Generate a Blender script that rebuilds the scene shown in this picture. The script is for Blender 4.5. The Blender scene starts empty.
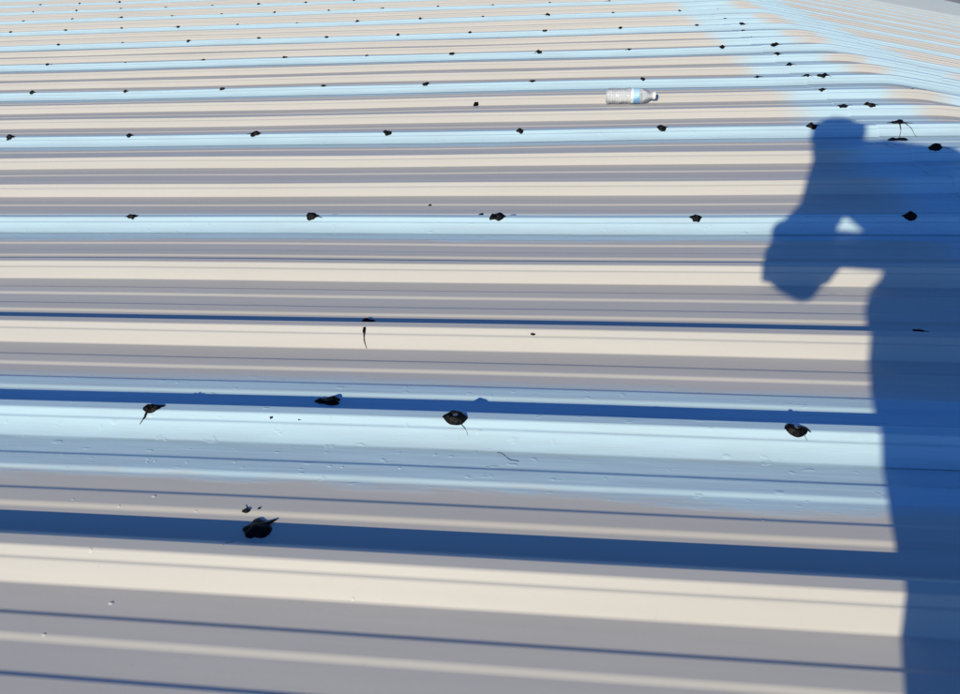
import bpy, bmesh, math, random
from mathutils import Vector, Matrix, noise
R = math.radians
random.seed(7)

# ------------------------------------------------------------------ roof frame
# u runs up the slope towards the ridge, v along the building, w is the slope's normal.
TH = R(5.75)                      # roof pitch
ZC = 5.0                          # height of the roof below the camera
UR = 1.47                         # ridge line
HALF = 9.85                       # slope length, eave to ridge
CR = 0.06                         # softness of the fold at the ridge
EX = Vector((math.cos(TH), 0, math.sin(TH)))
EY = Vector((0, 1, 0))
EN = Vector((-math.sin(TH), 0, math.cos(TH)))
def D(a, b, c): return EX*a + EY*b + EN*c
def plane(u, v, w): return Vector((0, 0, ZC)) + D(u, v, w)

# camera, solved from the screw grid (stitch rows 0.9144 m apart)
F, HC = 723.6, 0.7252
RR = Vector((0.99344, 0.10683, -0.04078)); UU = Vector((-0.01957, 0.51028, 0.85979)); FF = Vector((-0.11266, 0.85335, -0.50902))
CAM = plane(0, 0, HC)
scn = bpy.context.scene
cd = bpy.data.cameras.new('camera'); cam = bpy.data.objects.new('camera', cd); scn.collection.objects.link(cam)
r, up, bk = D(*RR), D(*UU), -D(*FF)
cam.matrix_world = Matrix(((r.x, up.x, bk.x, CAM.x), (r.y, up.y, bk.y, CAM.y), (r.z, up.z, bk.z, CAM.z), (0, 0, 0, 1)))
cd.sensor_width = 36; cd.lens = F/960*36; cd.clip_start = 0.01; cd.clip_end = 3000
scn.camera = cam

# light: the phone's own shadow marks the antisolar direction
ANTI = Vector((0.28849, 0.88216, -0.37223))
SUNV = -D(*ANTI); SUNV.normalize()
elev = math.asin(SUNV.z); az = math.atan2(SUNV.x, SUNV.y)
world = bpy.data.worlds.new('World'); scn.world = world; world.use_nodes = True
nt = world.node_tree
sky = nt.nodes.new('ShaderNodeTexSky'); sky.sky_type = 'NISHITA'; sky.sun_disc = False
sky.sun_elevation = elev; sky.sun_rotation = az; sky.altitude = 1200; sky.air_density = 1.0; sky.dust_density = 0.4; sky.ozone_density = 6.0
wb = nt.nodes.new('ShaderNodeMix'); wb.data_type = 'RGBA'; wb.blend_type = 'MULTIPLY'; wb.inputs[0].default_value = 1.0
wb.inputs[7].default_value = (0.54, 0.80, 1.06, 1)          # the camera's warm white balance, over the whole sky alike
nt.links.new(sky.outputs[0], wb.inputs[6]); nt.links.new(wb.outputs[2], nt.nodes['Background'].inputs[0]); nt.nodes['Background'].inputs[1].default_value = 0.13
ld = bpy.data.lights.new('sun', 'SUN'); ld.energy = 4.45; ld.angle = R(0.53); ld.color = (1.0, 0.90, 0.65)
sun = bpy.data.objects.new('sun', ld); scn.collection.objects.link(sun)
sun.rotation_euler = SUNV.to_track_quat('Z', 'Y').to_euler(); sun.location = (0, -20, 30)
scn.view_settings.view_transform = 'Standard'; scn.view_settings.look = 'None'
scn.view_settings.exposure = 0.0; scn.view_settings.gamma = 1.0

# ------------------------------------------------------------------ pixel helpers (photograph is 960 x 694)
def ray(px, py): return FF + RR*((px-480)/F) - UU*((py-347)/F)
def ground(px, py, w=0.0):
    d = ray(px, py); t = (w-HC)/d.z
    return d.x*t, d.y*t
def project(u, v, w):
    d = Vector((u, v, w-HC)); z = d.dot(FF)
    return 480+F*d.dot(RR)/z, 347-F*d.dot(UU)/z
def u_at(px, v, w):
    a, b = -9.0, 3.0
    for _ in range(40):
        m = (a+b)/2
        if project(m, v, w)[0] < px: a = m
        else: b = m
    return (a+b)/2

# ------------------------------------------------------------------ sheet profile
PER, COV = 0.3048, 0.9144
V0 = 0.939                        # rib crown of the first blue seam
RC = 0.045                        # crown's distance from the rib's near foot
RAW = [(0, 0), (.0215, .0212), (.0250, .0218), (.035, .032), (.055, .032), (.088, 0), (.138, 0), (.146, .0030), (.173, .0030), (.180, 0),
       (.220, 0), (.228, .0030), (.255, .0030), (.262, 0), (PER, 0)]
def warp(u, v): return .0013*math.sin(u*1.9+v*2.3)+.0009*math.sin(u*4.1-v*5.0+1)+.0007*math.sin(u*.7+v*9.0)
def prof(v):
    p = (v-V0+RC) % PER
    for (a, b), (c, d) in zip(RAW, RAW[1:]):
        if a <= p <= c: return b+(d-b)*(p-a)/(c-a)
    return 0
def cap_at(u): return abs(u-UR) < .37
def surf(u, v): return prof(v)+warp(u, v)+(.0028 if cap_at(u) else 0)
def S(u, v, w):
    d = u-UR; q = math.sqrt(d*d+CR*CR); s = math.sin(TH)
    sl = -s*d/q; n = Vector((-sl, 0, math.cos(TH))).normalized()
    return Vector((UR*math.cos(TH)+d*math.cos(TH), v, ZC+UR*s-s*q)) + n*w

def rounded(raw, rad, n):
    out = [raw[0]]
    for i in range(1, len(raw)-1):
        p, a, b = Vector(raw[i]), Vector(raw[i-1]), Vector(raw[i+1])
        ta, tb = min(rad, (a-p).length*.42), min(rad, (b-p).length*.42)
        A, B = p+(a-p).normalized()*ta, p+(b-p).normalized()*tb
        g_ = p+(a-p).normalized()*min(ta*1.25, (a-p).length*.48); out.append((g_.x, g_.y))
        for k in range(n+1):
            t = k/n; q = A*(1-t)**2+p*2*t*(1-t)+B*t*t; out.append((q.x, q.y))
        g_ = p+(b-p).normalized()*min(tb*1.25, (b-p).length*.48); out.append((g_.x, g_.y))
    out.append(raw[-1]); return out
def sheet_profile(n):
    pts = []
    for i in range(3): pts += [(x+i*PER, y) for x, y in RAW[:-1]]
    pts.append((COV+.006, 0))
    pts = rounded(pts,  .0022, n) if n else pts
    pts = [(-.006, .0)]+pts[0:]
    out = []
    for x, y in pts:                                 # the sheet's first rib laps over the sheet before it
        k = .0016*max(0, min(1, (.125-x)/.03))
        out.append((x, y+k))
    return out

# ------------------------------------------------------------------ materials
def mat(name, col=(.5, .5, .5), rough=.5, metal=0.0, **kw):
    m = bpy.data.materials.new(name); m.use_nodes = True
    b = m.node_tree.nodes['Principled BSDF']
    b.inputs['Base Color'].default_value = (*col, 1); b.inputs['Roughness'].default_value = rough; b.inputs['Metallic'].default_value = metal
    for k, v in kw.items(): b.inputs[k.replace('_', ' ')].default_value = v
    return m
class NT:
    def __init__(s, m): s.t = m.node_tree; s.b = s.t.nodes['Principled BSDF']
    def n(s, kind, **ins):
        x = s.t.nodes.new(kind)
        return x
    def put(s, sock, v):
        if hasattr(v, 'is_linked') or isinstance(v, bpy.types.NodeSocket): s.t.links.new(v, sock)
        else: sock.default_value = v
    def m(s, op, a, b=0.0, c=None):
        x = s.t.nodes.new('ShaderNodeMath'); x.operation = op
        s.put(x.inputs[0], a); s.put(x.inputs[1], b)
        if c is not None: s.put(x.inputs[2], c)
        return x.outputs[0]
    def comb(s, a, b, c=0.0):
        x = s.t.nodes.new('ShaderNodeCombineXYZ')
        for i, v in enumerate((a, b, c)): s.put(x.inputs[i], v)
        return x.outputs[0]
    def noise(s, vec, scale=1.0, detail=2.0, rough=.5):
        x = s.t.nodes.new('ShaderNodeTexNoise'); s.put(x.inputs['Vector'], vec)
        x.inputs['Scale'].default_value = scale; x.inputs['Detail'].default_value = detail; x.inputs['Roughness'].default_value = rough
        return x.outputs[0]
    def step(s, v, lo, hi):
        x = s.t.nodes.new('ShaderNodeMapRange'); x.interpolation_type = 'SMOOTHSTEP'
        s.put(x.inputs[0], v); s.put(x.inputs[1], lo); s.put(x.inputs[2], hi)
        return x.outputs[0]
    def mix(s, f, a, b):
        x = s.t.nodes.new('ShaderNodeMix'); x.data_type = 'RGBA'
        s.put(x.inputs[0], f)
        for sock, v in ((x.inputs[6], a), (x.inputs[7], b)):
            s.put(sock, v if not isinstance(v, tuple) else (*v, 1))
        return x.outputs[2]

def roof_material():
    m = mat('coated_roof_metal', rough=.42, Specular_IOR_Level=.2); t = NT(m)
    uv = t.t.nodes.new('ShaderNodeUVMap'); uv.uv_map = 'roof'
    sp = t.t.nodes.new('ShaderNodeSeparateXYZ'); t.t.links.new(uv.outputs[0], sp.inputs[0])
    u, v = sp.outputs[0], sp.outputs[1]
    q = t.m('DIVIDE', t.m('SUBTRACT', v, V0), COV)
    k = t.m('ROUND', q); d = t.m('MULTIPLY', t.m('SUBTRACT', q, k), COV)
    isA = t.m('LESS_THAN', t.m('ABSOLUTE', k), .5)
    # blue coat along each lapped seam, brushed on by hand: wavering edges
    nlo = t.m('SUBTRACT', t.noise(t.comb(t.m('MULTIPLY', u, 1.1), t.m('MULTIPLY', k, 3.7)), 1, 3), .5)
    nhi = t.m('SUBTRACT', t.noise(t.comb(t.m('MULTIPLY', u, 1.3), t.m('ADD', t.m('MULTIPLY', k, 5.3), 40.0)), 1, 3), .5)
    br = t.m('SUBTRACT', t.noise(t.comb(t.m('MULTIPLY', u, 9.0), t.m('MULTIPLY', v, 60.0)), 1, 3), .5)
    e = t.m('POWER', 2.718, t.m('MULTIPLY', t.m('POWER', t.m('ABSOLUTE', t.m('DIVIDE', t.m('SUBTRACT', u, .30), .22)), 2.0), -1.0))
    lo = t.m('ADD', t.m('ADD', .098, t.m('MULTIPLY', nlo, .06)), t.m('MULTIPLY', isA, t.m('ADD', .042, t.m('MULTIPLY', e, .022))))
    hi = t.m('ADD', t.m('ADD', .105, t.m('MULTIPLY', nhi, .06)), t.m('MULTIPLY', isA, .045))
    lo = t.m('ADD', lo, t.m('MULTIPLY', br, .05)); hi = t.m('ADD', hi, t.m('MULTIPLY', br, .03))
    ma = t.m('MULTIPLY', t.step(t.m('ADD', d, lo), -.014, .022), t.step(t.m('SUBTRACT', hi, d), -.015, .030))
    # blue coat over the joints of the ridge cap, both slopes
    du = t.m('ABSOLUTE', t.m('SUBTRACT', u, UR))
    nr = t.m('SUBTRACT', t.noise(t.comb(t.m('MULTIPLY', u, 2.0), t.m('MULTIPLY', v, 2.6)), 1, 4, .6), .5)
    du2 = t.m('ADD', du, t.m('ADD', t.m('MULTIPLY', nr, .20), t.m('MULTIPLY', br, .05)))
    mb = t.m('MULTIPLY', t.step(du2, .03, .17), t.m('SUBTRACT', 1.0, t.step(du2, .46, .63)))
    blue = t.m('MAXIMUM', ma, mb)
    thin = t.noise(t.comb(t.m('MULTIPLY', u, 3.0), t.m('MULTIPLY', v, 40.0)), 1, 4, .6)
    blue = t.m('MULTIPLY', blue, t.m('ADD', .80, t.m('MULTIPLY', t.step(thin, .30, .62), .20)))
    # base coat: chalky off-white with faint runs down the slope
    run = t.noise(t.comb(t.m('MULTIPLY', u, .5), t.m('MULTIPLY', v, 22.0)), 1, 4, .55)
    blot = t.noise(t.comb(u, v), 1.7, 4, .6)
    fine = t.noise(t.comb(u, v), 90.0, 3, .6)
    base = t.mix(t.step(run, .25, .75), (.520, .498, .466), (.568, .543, .506))
    base = t.mix(t.m('MULTIPLY', t.step(blot, .45, .8), .35), base, (.50, .47, .425))
    bl = t.mix(t.step(thin, .3, .7), (.425, .605, .715), (.478, .645, .740))
    col = t.mix(blue, base, bl)
    col = t.mix(t.m('MULTIPLY', t.step(fine, .62, .8), .18), col, (.36, .34, .31))
    t.t.links.new(col, t.b.inputs['Base Color'])
    rg = t.m('ADD', .36, t.m('ADD', t.m('MULTIPLY', run, .12), t.m('MULTIPLY', blue, -.03)))
    t.t.links.new(rg, t.b.inputs['Roughness'])
    # relief: brush drag in the coat, faint oil-canning of the sheet, grit
    hgt = t.m('ADD', t.m('MULTIPLY', t.m('MULTIPLY', thin, blue), .0011), t.m('MULTIPLY', fine, .00012))
    drip = t.noise(t.comb(t.m('MULTIPLY', u, 34.0), t.m('MULTIPLY', v, 60.0)), 1, 2)
    hgt = t.m('ADD', hgt, t.m('MULTIPLY', t.m('MULTIPLY', t.step(drip, .64, .74), blue), .0007))
    hgt = t.m('ADD', hgt, t.m('MULTIPLY', t.noise(t.comb(t.m('MULTIPLY', u, 1.4), t.m('MULTIPLY', v, 7.0)), 1, 2), .0022))
    bp = t.t.nodes.new('ShaderNodeBump'); bp.inputs['Strength'].default_value = .8; bp.inputs['Distance'].default_value = 1.0
    t.t.links.new(hgt, bp.inputs['Height']); t.t.links.new(bp.outputs[0], t.b.inputs['Normal'])
    return m
M_ROOF = roof_material()
M_TAR = mat('black_sealant', (.003, .003, .004), .45, Specular_IOR_Level=.09)
t = NT(M_TAR); o = t.t.nodes.new('ShaderNodeTexCoord'); bp = t.t.nodes.new('ShaderNodeBump'); bp.inputs['Strength'].default_value = .6; bp.inputs['Distance'].default_value = .004
t.t.links.new(t.noise(o.outputs['Object'], 160, 3), bp.inputs['Height']); t.t.links.new(bp.outputs[0], t.b.inputs['Normal'])
M_SCREW = mat('zinc_screw', (.45, .43, .42), .4, .9)
M_GUT = mat('dark_gutter_paint', (.045, .035, .035), .45)
def noisy(name, a, b, scale, rough):
    m = mat(name, a, rough); t = NT(m); o = t.t.nodes.new('ShaderNodeTexCoord')
    t.t.links.new(t.mix(t.step(t.noise(o.outputs['Object'], scale, 5, .6), .3, .7), a, b), t.b.inputs['Base Color']); return m
M_WALL = noisy('wall_sheet_paint', (.42, .40, .36), (.50, .48, .44), 2, .5)
M_GRND = noisy('pale_gravel', (.30, .28, .25), (.42, .40, .37), 3, .9)
M_SKIN = noisy('skin', (.45, .27, .19), (.52, .32, .23), 20, .5)
M_SHIRT = noisy('work_shirt_cloth', (.08, .10, .14), (.10, .12, .17), 60, .85)
M_TROU = noisy('trouser_cloth', (.05, .055, .07), (.07, .075, .09), 70, .9)
M_SHOE = noisy('boot_leather', (.05, .035, .025), (.07, .05, .035), 30, .6)
M_HAIR = noisy('dark_hair', (.02, .014, .01), (.035, .025, .018), 90, .6)
M_EYE = mat('eye', (.75, .72, .7), .2)
M_PHONE = mat('phone_shell', (.02, .02, .022), .25)
M_SCREEN = mat('phone_screen', (.01, .01, .012), .08)
M_LENS = mat('phone_lens', (.01, .012, .02), .05)

# ------------------------------------------------------------------ object helpers
COL = scn.collection
def link(name, me, m=None, parent=None, smooth=False):
    o = bpy.data.objects.new(name, me); COL.objects.link(o)
    if m: me.materials.append(m)
    if parent: o.parent = parent
    if smooth:
        for p in me.polygons: p.use_smooth = True
    return o
def mesh(name, vs, fs, uvs=None):
    me = bpy.data.meshes.new(name); me.from_pydata([tuple(v) for v in vs], [], fs)
    if uvs:
        l = me.uv_layers.new(name='roof')
        for lp in me.loops: l.data[lp.index].uv = uvs[lp.vertex_index]
    me.update(); return me
def empty(name, label, cat):
    o = bpy.data.objects.new(name, None); COL.objects.link(o); o['label'] = label; o['category'] = cat; o.empty_display_size = .1
    return o
def box(c, ax, hs):
    vs = [c+ax[0]*(hs[0]*i)+ax[1]*(hs[1]*j)+ax[2]*(hs[2]*k) for i in (-1, 1) for j in (-1, 1) for k in (-1, 1)]
    return vs, [(0, 1, 3, 2), (4, 6, 7, 5), (0, 4, 5, 1), (2, 3, 7, 6), (0, 2, 6, 4), (1, 5, 7, 3)]
def tube(path, rads, n=6):
    vs, fs = [], []
    for i, p in enumerate(path):
        d = (path[min(i+1, len(path)-1)]-path[max(i-1, 0)]).normalized()
        a = d.orthogonal().normalized(); b = d.cross(a)
        for k in range(n):
            an = 2*math.pi*k/n; vs.append(p+(a*math.cos(an)+b*math.sin(an))*rads[i])
    for i in range(len(path)-1):
        for k in range(n):
            fs.append((i*n+k, i*n+(k+1) % n, (i+1)*n+(k+1) % n, (i+1)*n+k))
    fs += [tuple(range(n))[::-1], tuple((len(path)-1)*n+k for k in range(n))]
    return vs, fs
def add(acc, part):
    o = len(acc[0]); acc[0].extend(part[0]); acc[1].extend(tuple(i+o for i in f) for f in part[1])

# ------------------------------------------------------------------ the setting
g = link('ground', mesh('ground', [(-1500, -1500, 0), (1500, -1500, 0), (1500, 1500, 0), (-1500, 1500, 0)], [(0, 1, 2, 3)]), M_GRND); g['kind'] = 'structure'
KMIN, KMAX = -4, 31
VA, VB = V0-RC+KMIN*COV, V0-RC+(KMAX+1)*COV
xl, xr = S(UR-HALF, 0, 0).x+.25, S(UR+HALF, 0, 0).x-.25
ze = S(UR-HALF, 0, 0).z
for nm, c, h in (('wall_left', (xl, (VA+VB)/2), (.08, (VB-VA)/2-.3)), ('wall_right', (xr, (VA+VB)/2), (.08, (VB-VA)/2-.3))):
    o = link(nm, mesh(nm, *box(Vector((c[0], c[1], ze/2-.03)), (Vector((1, 0, 0)), EY, Vector((0, 0, 1))), (h[0], h[1], ze/2-.03))), M_WALL); o['kind'] = 'structure'
for nm, y in (('wall_front', VA+.3), ('wall_back', VB-.3)):
    pk = S(UR, 0, 0); xs = (xl+.08, pk.x, xr-.08); zt = (S(UR-HALF+.33, 0, 0).z-.05, pk.z-.05, S(UR+HALF-.33, 0, 0).z-.05)
    vs = [(x, y+s*.08, z) for s in (-1, 1) for x, z in ((xs[0], 0), (xs[2], 0), (xs[2], zt[2]), (xs[1], zt[1]), (xs[0], zt[0]))]
    fs = [(0, 1, 2, 3, 4), (9, 8, 7, 6, 5)]+[(i, 5+i, 5+(i+1) % 5, (i+1) % 5) for i in range(5)]
    o = link(nm, mesh(nm, vs, fs), M_WALL); o['kind'] = 'structure'

roof = empty('metal_roof', 'off-white ribbed metal roof with pale blue coating along its seams and ridge', 'roof')
roof.location = (0, 0, 0)
def sheet(name, k, us, n, extra=0.0, turn=False):
    pr = sheet_profile(n); v0 = V0-RC+k*COV
    vs, fs, uvs = [], [], []
    nu = len(us)
    for i, uu in enumerate(us):
        for x, y in pr:
            v = v0+x
            dw = extra+warp(uu, v)
            if turn and i in (0, nu-1): dw -= .0024
            vs.append(S(uu, v, y+dw)); uvs.append((uu, v))
    m = len(pr)
    for i in range(nu-1):
        for j in range(m-1): fs.append((i*m+j, (i+1)*m+j, (i+1)*m+j+1, i*m+j+1))
    me = mesh(name, vs, fs, uvs)
    return link(name, me, M_ROOF, roof, True)
panels = {}
for k in range(KMIN, KMAX+1):
    near = -1 <= k <= 7
    n = 2 if near else (1 if k < 14 else 0)
    nu = 36 if near else 14
    us = [UR-HALF+(HALF-.06)*(i/nu) for i in range(nu+1)]
    panels[k] = sheet('roof_panel', k, us, n)
    us2 = [UR+.06+(HALF-.06)*(i/14) for i in range(15)]
    o = sheet('roof_panel', k, us2, 1 if k < 14 else 0)
    e = .37
    cu = [UR-e-.0015, UR-e, UR-e+.002]+[UR+e*x for x in (-.8, -.6, -.42, -.3, -.2, -.13, -.07, -.02, .02, .07, .13, .2, .3, .42, .6, .8)]+[UR+e-.002, UR+e, UR+e+.0015]
    panels[('cap', k)] = sheet('ridge_cap', k, cu, 2 if k < 9 else 1, .0028, True)
# eave gutters and gable trims
for sgn in (-1, 1):
    ue = UR+sgn*HALF; acc = ([], [])
    out = Vector((sgn, 0, 0)); p = S(ue, 0, 0)
    prf = [(-.03, -.012), (-.03, -.13), (.10, -.13), (.12, -.02), (.135, -.02), (.135, -.032), (.128, -.032), (.108, -.14), (-.038, -.14), (-.038, -.012)]
    vs = [Vector((p.x, v, p.z))+out*a+Vector((0, 0, b)) for v in (VA-.02, VB+.02) for a, b in prf]; c = len(prf)
    fs = [(i, (i+1) % c, c+(i+1) % c, c+i) for i in range(c)]+[tuple(range(c)), tuple(range(c, 2*c))]
    link('gutter', mesh('gutter', vs, fs), M_GUT, roof)
    for v in (VA-.018, VB+.018):
        vs, fs = [], []
        n = 12
        for i in range(n+1):
            uu = UR+sgn*(HALF*i/n if i else .0)
            for b, c2 in ((-.012, .045), (.012, .045), (.012, -.12), (-.012, -.12)): vs.append(S(uu, v+b, c2))
        for i in range(n):
            for j in range(4): fs.append((i*4+j, i*4+(j+1) % 4, i*4+4+(j+1) % 4, i*4+4+j))
        fs += [(0, 1, 2, 3), (n*4, n*4+3, n*4+2, n*4+1)]
        link('gable_trim', mesh('gable_trim', vs, fs), M_GUT, roof)

# ------------------------------------------------------------------ black sealant dabs on the screws
def owner(u, v):
    k = math.floor((v-V0+RC)/COV)
    return panels[('cap', k)] if cap_at(u) else panels[k]
def dab(u, v, a, b, h, seed, rot=0.0, ring=False, tails=(), lump=0.3, name='sealant_dab'):
    """an uneven pat of sealant lying over whatever the roof does below it; a, b half sizes along u and v"""
    rnd = random.Random(seed); acc = ([], [])
    NS, NR = 26, 8; off = Vector((rnd.random()*50, rnd.random()*50, seed*1.7))
    ca, sa = math.cos(rot), math.sin(rot)
    def pt(rr, an):
        wob = 1+lump*1.5*noise.noise(Vector((math.cos(an)*1.3, math.sin(an)*1.3, 0))+off)+.35*lump*noise.noise(Vector((math.cos(an)*4, math.sin(an)*4, 3))+off)
        x, y = a*rr*wob*math.cos(an), b*rr*wob*math.sin(an)
        x, y = x*ca-y*sa, x*sa+y*ca
        hh = h*(1-rr**2.6)*(1+.9*noise.noise(Vector((x*70, y*70, 1))+off))
        if ring: hh *= (.10+1.1*min(1, rr/.55)) if rr < .55 else 1.2
        if rr >= .999: hh = -.0012
        return S(u+x, v+y, surf(u+x, v+y)+max(hh, -.0012))
    vs = [pt(0, 0)]+[pt(i/NR, 2*math.pi*k/NS) for i in range(1, NR+1) for k in range(NS)]
    fs = [(0, 1+k, 1+(k+1) % NS) for k in range(NS)]
    for i in range(NR-1):
        o = 1+i*NS
        fs += [(o+k, o+NS+k, o+NS+(k+1) % NS, o+(k+1) % NS) for k in range(NS)]
    add(acc, (vs, fs))
    for du, dv, r0, lift in tails:               # strings pulled off the nozzle
        n = 7; path = []; rad = []
        for i in range(n+1):
            s = i/n
            uu = u+du*s+.10*abs(dv)*math.sin(s*5+seed)*s; vv = v+dv*s+.08*abs(du)*math.sin(s*4+seed)*s
            path.append(S(uu, vv, surf(uu, vv)+r0*.6+lift*math.sin(math.pi*s)+(h*.5)*(1-s)**3)); rad.append(r0*(1.5-s))
        add(acc, tube(path, rad, 5))
    return link(name, mesh(name, *acc), M_TAR, owner(u, v), True)
def screw(u, v):
    acc = ([], []); w0 = surf(u, v); c = [(.0075, -.001), (.0075, .0016), (.0042, .002), (.0042, .0062), (.003, .0068)]
    vs, fs = [], []
    for r0, z in c:
        for k in range(12):
            an = 2*math.pi*k/12; rr = r0*(1 if r0 > .005 else (1.08 if k % 2 else .94))
            vs.append(S(u+rr*math.cos(an), v+rr*math.sin(an), w0+z))
    for i in range(len(c)-1):
        fs += [(i*12+k, i*12+(k+1) % 12, i*12+12+(k+1) % 12, i*12+12+k) for k in range(12)]
    fs.append(tuple(range(48, 60)))
    return link('screw', mesh('screw', vs, fs), M_SCREW, owner(u, v))

def rib_centre(v, step): return V0+round((v-V0)/step)*step
# (x, y) in the photograph; those on a rib take their place on it from the rib itself
seam = [(133, 217), (312, 219), (497, 220), (696, 215),
        (11, 136), (130, 134), (256, 135), (387, 134), (520, 132), (661, 128), (811, 123),
        (33, 93), (126, 91), (223, 89), (324, 87), (426, 86), (532, 83), (643, 80), (757, 75),
        (48, 63), (126, 61), (204, 60), (285, 58), (367, 57), (452, 55), (539, 52), (629, 49), (722, 46),
        (59, 43), (123, 41), (189, 40), (259, 38), (327, 36), (398, 35), (470, 33), (545, 30.5), (620, 28), (697, 25.7),
        (11, 30), (66, 29), (122, 26.5), (179, 25), (238, 23.5), (297, 22), (358, 20), (420, 18.7), (483, 17), (548, 15.5), (613, 14.5), (680, 11.6),
        (24, 19.5), (73, 18), (122, 16), (172, 15), (222, 14), (275, 12.5), (329, 11.2), (383, 9), (438, 8), (493, 6), (550, 4), (609, 2), (667, .5),
        (33.5, 11), (77, 9), (121, 8), (166, 6), (212, 5), (259, 3.5), (306, 2), (354, .7), (403, .5), (41, 4), (80, 3), (120, 1.5), (909, 213)]
big = {(312, 219): 1.1, (497, 220): 1.15, (256, 135): 1.25, (661, 128): 1.1, (909, 213): .95, (126, 61): .6, (123, 26.5): .8}
for i, p in enumerate(seam):
    uu, vv = ground(*p, .034); v = rib_centre(vv, COV); u = u_at(p[0], v, .036)
    s = big.get(p, 1.0)*random.uniform(.85, 1.15)
    tl = []
    if random.random() < .5: tl.append((random.choice((-1, 1))*random.uniform(.02, .05), random.uniform(-.012, .008), .0016, .002))
    dab(u, v-.004+random.uniform(-.004, .004), (.019 if v < 3 else .017)*s, (.013 if v < 3 else .011)*s, .0085*s, i+1, random.uniform(-.25, .25), tails=tl, lump=.32)
# ridge cap screws: one row at the foot of the cap, a second pat on the lapped ribs
capdabs = [(743, 28.7, .8), (725, 18.6, .7), (718, 8.3, .6), (742, 23.6, 1.3), (751.5, 36, .4), (775, 43.7, 1.4), (777, 50, 1.0), (790, 60.7, 1.0), (806, 71, 1.0),
           (822, 74, 1.45), (822, 83, .9), (843, 98, 1.1), (869, 113, 1.15), (935, 158, 1.35), (761.7, 43, .5), (912, 88, .35)]
for i, (x, y, s) in enumerate(capdabs):
    uu, vv = ground(x, y, .038); v = rib_centre(vv, PER); u = u_at(x, v, .040)
    dab(u, v-.003, .019*s, .011*s, .0075*s, 200+i, random.uniform(-.3, .3), lump=.35, tails=[(.03*s, -.01, .0012, .002)] if s > .9 else [])
# the stringy pair at the ridge
uu, vv = ground(898, 122, .04); dab(uu, vv, .026, .016, .014, 301, .1, lump=.5, tails=[(-.035, .004, .003, .0), (-.002, -.060, .0018, .0), (.048, -.006, .0026, .0), (.056, -.058, .0010, .004)])
uu, vv = ground(899, 132.5, .03); dab(uu, vv, .038, .012, .006, 302, 0, lump=.5)
# seam beside the photographer, large pats with strings
for i, (x, y, a, b, h, rg, tl) in enumerate([
        (153, 407, .017, .009, .010, False, [(-.014, -.024, .0016, .002), (.020, .006, .003, .001)]),
        (456, 416, .023, .0125, .008, True, [(.026, -.030, .0005, .002)]),
        (796, 427, .021, .0125, .008, True, [(.020, -.022, .0005, .001), (.02, -.004, .0020, .002)])]):
    uu, vv = ground(x, y, .036); v = rib_centre(vv, COV); u = u_at(x, v, .036)
    dab(u, v-.006, a, b, h, 400+i, .0, rg, tl, .12)
    if rg: screw(u, v-.005)
FREE = [(328, 400, .024, .012, .008, .0, []), (257, 527, .0195, .0195, .0060, .75, [(.022, .016, .0025, .0), (.022, -.012, .0016, .001)]),
        (246, 510, .0055, .0045, .004, .2, [(-.004, .012, .0005, .0)]), (259, 508, .002, .002, .002, 0, []),
        (368, 320, .0135, .007, .007, .0, [(-.010, -.012, .0022, .001)]), (364, 329, .004, .005, .004, .3, [(.007, -.03, .0009, .002)]), (361, 324, .0035, .003, .003, 0, []),
        (397, 262, .013, .006, .006, 0, []), (533, 334, .006, .0018, .001, 0, []), (655, 266, .005, .002, .001, 0, []), (430, 205, .006, .004, .002, .5, []),
        (918, 330, .012, .004, .004, -.2, [(.02, -.004, .001, .001)]), (271, 418, .004, .003, .002, 0, []), (299, 420, .004, .003, .002, 0, [(.012, .002, .0006, 0)]),
        (476, 100, .013, .010, .007, .4, []), (481, 214.5, .008, .006, .004, .4, []), (330, 217, .007, .005, .004, .4, [])]
for i, (x, y, a, b, h, rt, tl) in enumerate(FREE):
    uu, vv = ground(x, y, .012)
    for _ in range(12):
        w = surf(uu, vv); un, vn = ground(x, y, w+h*.4); uu, vv = (uu+un)/2, (vv+vn)/2
    dab(uu, vv, a, b, h, 500+i, rt, False, tl, .3)
# loose threads of sealant lying on the blue coat
for i, (x, y, du, dv) in enumerate([(497, 449, .035, -.022), (823, 448, .018, -.026), (233, 541, .004, -.028)]):
    uu, vv = ground(x, y, .01)
    path = [S(uu+du*s/6, vv+dv*s/6+.003*math.sin(s*1.3+i), surf(uu+du*s/6, vv+dv*s/6+.003*math.sin(s*1.3+i))+.0006) for s in range(7)]
    link('sealant_string', mesh('sealant_string', *tube(path, [.0003]*7, 5)), M_TAR, owner(uu, vv), True)
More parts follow.
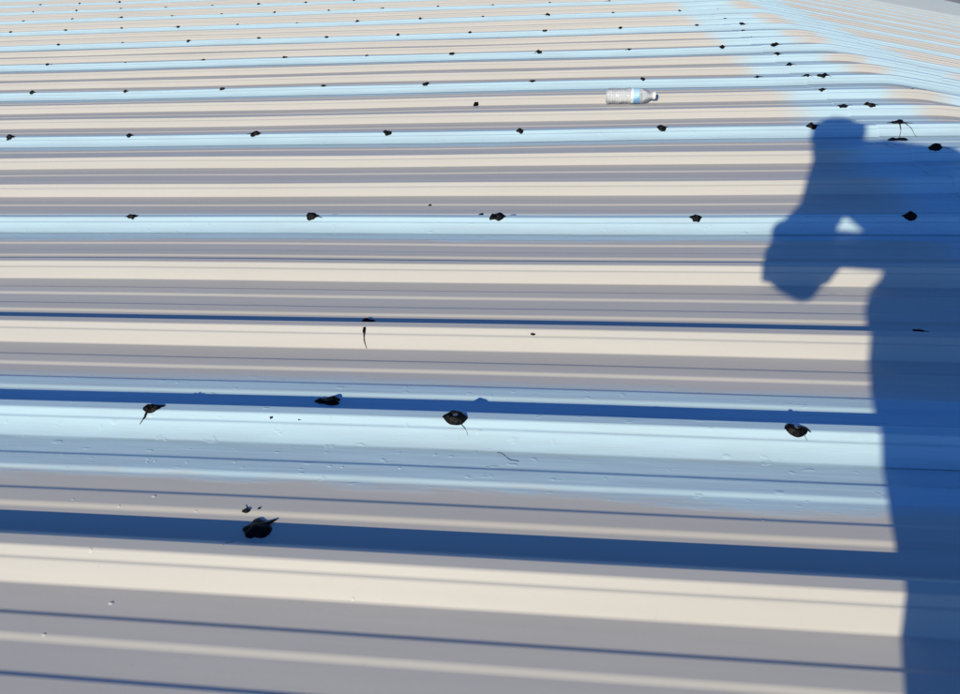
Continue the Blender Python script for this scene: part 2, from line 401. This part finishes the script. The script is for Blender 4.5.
# blisters in the coat
def blister(x, y, rad, h, seed):
    uu, vv = ground(x, y, .001); rnd = random.Random(seed)
    for _ in range(10):
        un, vn = ground(x, y, surf(uu, vv)); uu, vv = (uu+un)/2, (vv+vn)/2
    vs, uvs, fs = [], [], []
    for i in range(5):
        rr = i/4
        for k in range(10):
            an = k*math.pi/5; e = rad*rr*(1+.25*noise.noise(Vector((math.cos(an), math.sin(an), seed))))
            a, b = uu+e*1.3*math.cos(an), vv+e*math.sin(an)
            vs.append(S(a, b, surf(a, b)+.6*h*(1-rr*rr)-.0004)); uvs.append((a, b))
    for i in range(4):
        fs += [(i*10+k, i*10+10+k, i*10+10+(k+1) % 10, i*10+(k+1) % 10) for k in range(10)]
    link('paint_blister', mesh('paint_blister', vs, fs, uvs), M_ROOF, owner(uu, vv), True)
for i, (x, y, r_, h_) in enumerate([(111, 603, .005, .0035), (154, 496, .005, .003), (73, 499, .004, .002), (119, 506, .004, .0022), (196, 511, .004, .002), (459, 557, .0045, .0025),
        (400, 468, .004, .0025), (147, 462, .004, .002), (90, 550, .005, .002), (44, 634, .005, .002), (353, 599, .004, .002), (148, 459, .006, .002), (155, 461, .004, .002),
        (187, 462, .006, .0018), (235, 462, .006, .0018), (330, 466, .006, .002), (342, 467, .005, .002), (763, 520, .004, .002), (840, 292, .012, .002), (832, 295, .012, .002)]):
    blister(x, y, r_*.65, h_*.8, i)

# ------------------------------------------------------------------ water bottle
def plastic():
    m = bpy.data.materials.new('clear_bottle_plastic'); m.use_nodes = True; nt = m.node_tree
    for n in list(nt.nodes): nt.nodes.remove(n)
    out = nt.nodes.new('ShaderNodeOutputMaterial'); tr = nt.nodes.new('ShaderNodeBsdfTransparent'); gl = nt.nodes.new('ShaderNodeBsdfGlossy'); tl = nt.nodes.new('ShaderNodeBsdfDiffuse')
    tr.inputs[0].default_value = (.96, .97, .98, 1); gl.inputs['Roughness'].default_value = .06; tl.inputs[0].default_value = (.85, .87, .9, 1)
    lw = nt.nodes.new('ShaderNodeLayerWeight'); lw.inputs[0].default_value = .22
    tc = nt.nodes.new('ShaderNodeTexCoord'); nz = nt.nodes.new('ShaderNodeTexNoise'); nz.inputs['Scale'].default_value = 60; nt.links.new(tc.outputs['Object'], nz.inputs['Vector'])
    bp = nt.nodes.new('ShaderNodeBump'); bp.inputs['Strength'].default_value = .7; bp.inputs['Distance'].default_value = .004
    nt.links.new(nz.outputs[0], bp.inputs['Height']); nt.links.new(bp.outputs[0], gl.inputs['Normal']); nt.links.new(bp.outputs[0], lw.inputs['Normal'])
    a = nt.nodes.new('ShaderNodeMixShader'); a.inputs[0].default_value = .38; nt.links.new(tr.outputs[0], a.inputs[1]); nt.links.new(tl.outputs[0], a.inputs[2])
    b = nt.nodes.new('ShaderNodeMixShader'); nt.links.new(lw.outputs[0], b.inputs[0]); nt.links.new(a.outputs[0], b.inputs[1]); nt.links.new(gl.outputs[0], b.inputs[2])
    nt.links.new(b.outputs[0], out.inputs[0]); return m
M_PET = plastic()
M_CAP = mat('white_cap_plastic', (.75, .75, .74), .4)
def label_mat():
    m = mat('bottle_label', rough=.4); t = NT(m); o = t.t.nodes.new('ShaderNodeTexCoord'); s = t.t.nodes.new('ShaderNodeSeparateXYZ'); t.t.links.new(o.outputs['Object'], s.inputs[0])
    x, y = s.outputs[0], s.outputs[2]
    f = t.step(t.m('SUBTRACT', x, .117), -.001, .001)
    wave = t.step(t.m('SUBTRACT', y, t.m('MULTIPLY', t.m('SINE', t.m('MULTIPLY', x, 90.0)), .006)), -.004, .004)
    c = t.mix(f, (.72, .76, .78), t.mix(wave, (.14, .36, .62), (.36, .60, .78)))
    t.t.links.new(c, t.b.inputs['Base Color']); return m
M_LABEL = label_mat()
bu, bv = ground(606, 97, .03); bv = 3.314; bu = u_at(606, bv, .034); bu2 = u_at(655.5, bv, .034); BL = bu2-bu; k = BL/.222; BR = .0325
bottle = empty('water_bottle', 'clear plastic water bottle with blue and white label lying on the roof', 'bottle')
bx = D(1, -.05, 0).normalized(); bz = EN.copy(); by = bz.cross(bx)
org = plane(bu, bv+.004, BR+.0035)
bottle.matrix_world = Matrix(((bx.x, by.x, bz.x, org.x), (bx.y, by.y, bz.y, org.y), (bx.z, by.z, bz.z, org.z), (0, 0, 0, 1)))
def lathe(pr, n=28, wob=0.0):
    vs, fs = [], []
    for x, r_ in pr:
        for j in range(n):
            an = 2*math.pi*j/n; q = r_*(1+wob*noise.noise(Vector((x*45, math.cos(an)*2, math.sin(an)*2))))
            vs.append(Vector((x*k, q*math.cos(an), q*math.sin(an))))
    for i in range(len(pr)-1):
        for j in range(n): fs.append((i*n+j, i*n+(j+1) % n, (i+1)*n+(j+1) % n, (i+1)*n+j))
    return vs, fs
bp_ = [(.004, .008), (.0, .018), (.0, .026), (.004, .0305), (.01, .032)]
for i in range(8): x = .016+i*.0105; bp_ += [(x, .0322), (x+.004, .0296), (x+.0065, .0298)]
bp_ += [(.102, .0322), (.108, .0325), (.112, .0315), (.150, .0315), (.154, .0325), (.160, .0322), (.172, .029), (.185, .022), (.195, .0148), (.2, .013), (.203, .013), (.2035, .0165), (.2055, .0165), (.206, .0128), (.219, .0128)]
link('body', mesh('body', *lathe(bp_, 36, .11)), M_PET, bottle, True)
link('label', mesh('label', *lathe([(.1125, .0320), (.1145, .0321), (.130, .0322), (.1475, .0321), (.1495, .0320)], 28, 0)), M_LABEL, bottle, True)
cv, cf = lathe([(.2075, .0146), (.208, .0152), (.2205, .0152), (.222, .0142), (.222, .001)], 40, 0)
for i, p in enumerate(cv):
    if i % 2 and i < 120: p.y *= .96; p.z *= .96
link('cap', mesh('cap', cv, cf), M_CAP, bottle)

# ------------------------------------------------------------------ the photographer, stooping behind the phone
HZ = Vector((ANTI.x, ANTI.y, 0)).normalized(); SD = Vector((HZ.y, -HZ.x, 0))
def P(s, b, w):                     # s to the photographer's right, b towards the shadow, w off the roof
    q = SD*s+HZ*b; return plane(q.x, q.y, w)
def ell(c, r3, ax=None, n=14):
    ax = ax or (D(*SD), D(*HZ), EN); vs, fs = [], []
    for i in range(n+1):
        ph = math.pi*i/n
        for j in range(2*n):
            an = math.pi*j/n
            vs.append(c+ax[0]*(r3[0]*math.sin(ph)*math.cos(an))+ax[1]*(r3[1]*math.sin(ph)*math.sin(an))+ax[2]*(r3[2]*math.cos(ph)))
    for i in range(n):
        for j in range(2*n): fs.append((i*2*n+j, (i+1)*2*n+j, (i+1)*2*n+(j+1) % (2*n), i*2*n+(j+1) % (2*n)))
    return vs, fs
def limb(acc, pts):                 # tapered limb through (point, radius) with rounded joints
    path, rad = [], []
    for i in range(len(pts)-1):
        (a, ra), (b, rb) = pts[i], pts[i+1]
        for s in range(6): path.append(a.lerp(b, s/6)); rad.append(ra+(rb-ra)*s/6)
    path.append(pts[-1][0]); rad.append(pts[-1][1])
    add(acc, tube(path, rad, 14))
    for p, r_ in pts: add(acc, ell(p, (r_, r_, r_), n=8))
body = ([], [])
hipL, hipR = P(.250, -.46, .79), P(.43, -.47, .79)
kneL, kneR = P(.252, -.30, .455), P(.47, -.32, .45)
ankL, ankR = P(.232, -.42, .085), P(.47, -.46, .085)
for h_, k_, a_ in ((hipL, kneL, ankL), (hipR, kneR, ankR)):
    limb(body, [(h_, .098), (h_.lerp(k_, .4), .092), (k_, .066), (k_.lerp(a_, .3)-D(*HZ)*.018, .058), (a_, .040)])
    toe = a_+D(*HZ)*.15+D(*SD)*(.02 if a_ is ankR else -.02)-EN*.050
    add(body, ell(a_-D(*HZ)*.03-EN*.045, (.042, .055, .040)))
    limb(body, [(a_-EN*.045, .040), (toe, .036)])
    add(body, ell(toe, (.046, .065, .034)))
# trunk
trunk = [((.335, -.48, .80), (.170, .125, .13)), ((.338, -.44, .90), (.145, .112, .14)), ((.29, -.38, 1.02), (.152, .114, .145)), ((.235, -.31, 1.12), (.170, .11, .125))]
for (c0, r0), (c1, r1) in zip(trunk, trunk[1:]):
    for i in range(5):
        f_ = i/5; add(body, ell(P(*(x+(y-x)*f_ for x, y in zip(c0, c1))), tuple(x+(y-x)*f_ for x, y in zip(r0, r1))))
add(body, ell(P(*trunk[-1][0]), trunk[-1][1]))
add(body, ell(P(.125, -.33, 1.10), (.105, .095, .135)))
shL, shR = P(.062, -.25, 1.160), P(.385, -.30, 1.180)
limb(body, [(shL, .062), (P(.225, -.28, 1.188), .082), (shR.lerp(P(.225, -.28, 1.188), .35), .076), (shR, .070)])
limb(body, [(P(.105, -.33, 1.035), .060), (P(.205, -.36, .970), .062)])
add(body, ell(P(.045, -.18, 1.155), (.055, .06, .07)))
limb(body, [(P(.20, -.26, 1.175), .064), (P(.10, -.19, 1.19), .058)])
elL, wrL = P(.040, -.225, .935), P(-.020, -.075, .785)
limb(body, [(shL, .062), (shL.lerp(elL, .45), .058), (elL, .052), (elL.lerp(wrL, .3), .048), (wrL, .034)])
limb(body, [(P(.055, -.20, .935), .052), (P(.045, -.14, .865), .050), (P(.015, -.09, .825), .042)])      # loose sleeve
elR, wrR = P(.345, -.27, .860), P(.090, -.06, .762)
limb(body, [(shR, .062), (shR.lerp(elR, .4), .054), (elR, .049), (elR.lerp(wrR, .35), .046), (wrR, .045)])
# head
hd = P(.068, -.15, 1.208)
fd = (D(*HZ)*.62-EN*.72-D(*SD)*.10).normalized(); sdv = D(*SD); sdv = (sdv-fd*sdv.dot(fd)).normalized(); tp = sdv.cross(fd).normalized()
HA = (sdv, fd, tp)
def H(x, y, z): return hd+sdv*x+fd*y+tp*z
add(body, ell(H(0, -.01, .025), (.080, .094, .090), HA))
add(body, ell(H(0, .028, -.050), (.058, .066, .070), HA))
add(body, ell(H(0, .074, -.098), (.026, .022, .020), HA, 8))
limb(body, [(H(0, .090, .008), .008), (H(0, .108, -.028), .013)])
for s in (-1, 1):
    add(body, ell(H(s*.012, .098, -.036), (.010, .010, .008), HA, 6)); add(body, ell(H(s*.080, -.008, -.012), (.010, .020, .032), HA, 8)); add(body, ell(H(s*.03, .080, .020), (.022, .010, .007), HA, 6))
add(body, ell(H(0, .092, -.064), (.024, .009, .006), HA, 6)); add(body, ell(H(0, .090, -.075), (.020, .009, .007), HA, 6))
# phone frame: landscape, lens facing the roof ahead
pax, pay, paz = D(*RR), D(*UU), D(*FF)
pc = CAM-paz*.0125-pax*.004-pay*.012
def Q(x, y, z): return pc+pax*x+pay*y+paz*z
# hands: palms at the phone's ends, four fingers behind it, the thumb on the screen side
def hand(sg, wr, px, yo):
    palm = Q(px, -.030+yo, -.034)
    limb(body, [(wr, .030), (wr.lerp(palm, .55), .031), (palm, .030)])
    add(body, ell(palm, (.020, .026, .042), (pax, paz, pay), 8))
    for i, (ln, y) in enumerate(((.040, .026), (.046, .008), (.042, -.011), (.033, -.028))):
        b0 = Q(px+sg*.004, y+yo-.022, -.020); b1 = Q(px+sg*.012, y+yo-.020, .000-.004); b2 = Q(px-sg*(ln-.020), y+yo-.016, .0085); b3 = Q(px-sg*(ln-.002), y+yo-.014, .0080)
        if i == 0: b2, b3 = Q(px-sg*.004, y+yo+.004, .006), Q(px-sg*.016, y+yo+.012, .0065)
        limb(body, [(b0, .0105), (b1, .0095), (b2, .0085), (b3, .0075)])
    limb(body, [(Q(px, -.045+yo, -.038), .0135), (Q(px-sg*.014, -.022+yo, -.026), .011), (Q(px-sg*.034, -.012+yo, -.0175), .0095)])
add(body, ell(P(-.030, -.055, .785), (.034, .028, .036), n=8))
hand(-1, wrL, -.058, -.010)
hand(1, wrR, .050, -.004)
limb(body, [(Q(-.034, -.060, -.036), .034), (Q(.000, -.074, -.036), .035), (Q(.020, -.060, -.036), .030)])   # heels of the two hands together
bm_me = mesh('person', *body)
tmp = bpy.data.objects.new('person_build', bm_me); COL.objects.link(tmp)
md = tmp.modifiers.new('remesh', 'REMESH'); md.mode = 'VOXEL'; md.voxel_size = .0048; md.use_smooth_shade = True
sm = tmp.modifiers.new('smooth', 'SMOOTH'); sm.factor = .5; sm.iterations = 3
dg = bpy.context.evaluated_depsgraph_get(); me = bpy.data.meshes.new_from_object(tmp.evaluated_get(dg)); bpy.data.objects.remove(tmp)
me.name = 'person'; me.materials.clear()
for m in (M_SHIRT, M_TROU, M_SHOE, M_SKIN): me.materials.append(m)
foot = P(.33, -.44, 0)
for p in me.polygons:
    c = p.center; w = (c-Vector((0, 0, ZC))).dot(EN)
    mi = 0
    if w < .84: mi = 1
    if w < .10: mi = 2
    if (c-hd).length < .150 and (c-hd).dot(fd+tp*1.2) > -.085: mi = 3
    for wr, el in ((wrL, elL), (wrR, elR)):
        if (c-wr).length < .19 and (c-wr).dot((wr-el).normalized()) > -.02: mi = 3
        elif (c-wr).length < .30 and min((c-el.lerp(wr, i/8)).length for i in range(9)) < .052: mi = 0
    p.material_index = mi; p.use_smooth = True
me.transform(Matrix.Translation(-foot))
person = bpy.data.objects.new('person', me); COL.objects.link(person); person.location = foot
person['label'] = 'stooping person in dark work clothes holding a phone, casting the long blue shadow'; person['category'] = 'person'
# hair and eyes
hv, hf = ell(H(0, -.014, .030), (.090, .100, .092), HA, 16); keep = []
hv = [v+(v-hd).normalized()*.006*noise.noise((v-hd)*60) for v in hv]
for f in hf:
    c = sum((hv[i]-hd for i in f), Vector())/4
    if c.dot(fd) < .035+.9*max(0, c.dot(tp)-.03) and c.dot(tp) > -.055-.25*c.dot(fd)*-1-.02: keep.append(f)
o = link('hair', mesh('hair', [v-foot for v in hv], keep), M_HAIR, person, True)
sol = o.modifiers.new('thick', 'SOLIDIFY'); sol.thickness = .012; sol.offset = -1
for s in (-1, 1):
    link('eye', mesh('eye', [v-foot for v in ell(H(s*.031, .078, .002), (.012, .012, .012), HA, 8)[0]], ell(hd, (1, 1, 1), HA, 8)[1]), M_EYE, person, True)
# phone
phone = empty('smartphone', 'slim black smartphone held out level in both hands of the stooping person', 'phone')
phone.location = pc
def pm(name, c, h_, m, bev=0.0):
    me = mesh(name, *box(c-pc, (pax, pay, paz), h_)); o = link(name, me, m, phone)
    if bev:
        b = o.modifiers.new('bevel', 'BEVEL'); b.width = bev; b.segments = 3
    return o
pm('case', Q(0, 0, 0), (.0620, .034, .0042), M_PHONE, .003)
pm('screen', Q(0, 0, -.0044), (.0585, .031, .0004), M_SCREEN)
lv, lf = tube([Q(.004, .012, .0040), Q(.004, .012, .0056)], [.0055, .0050], 16)
link('lens', mesh('lens', [v-pc for v in lv], lf), M_LENS, phone)
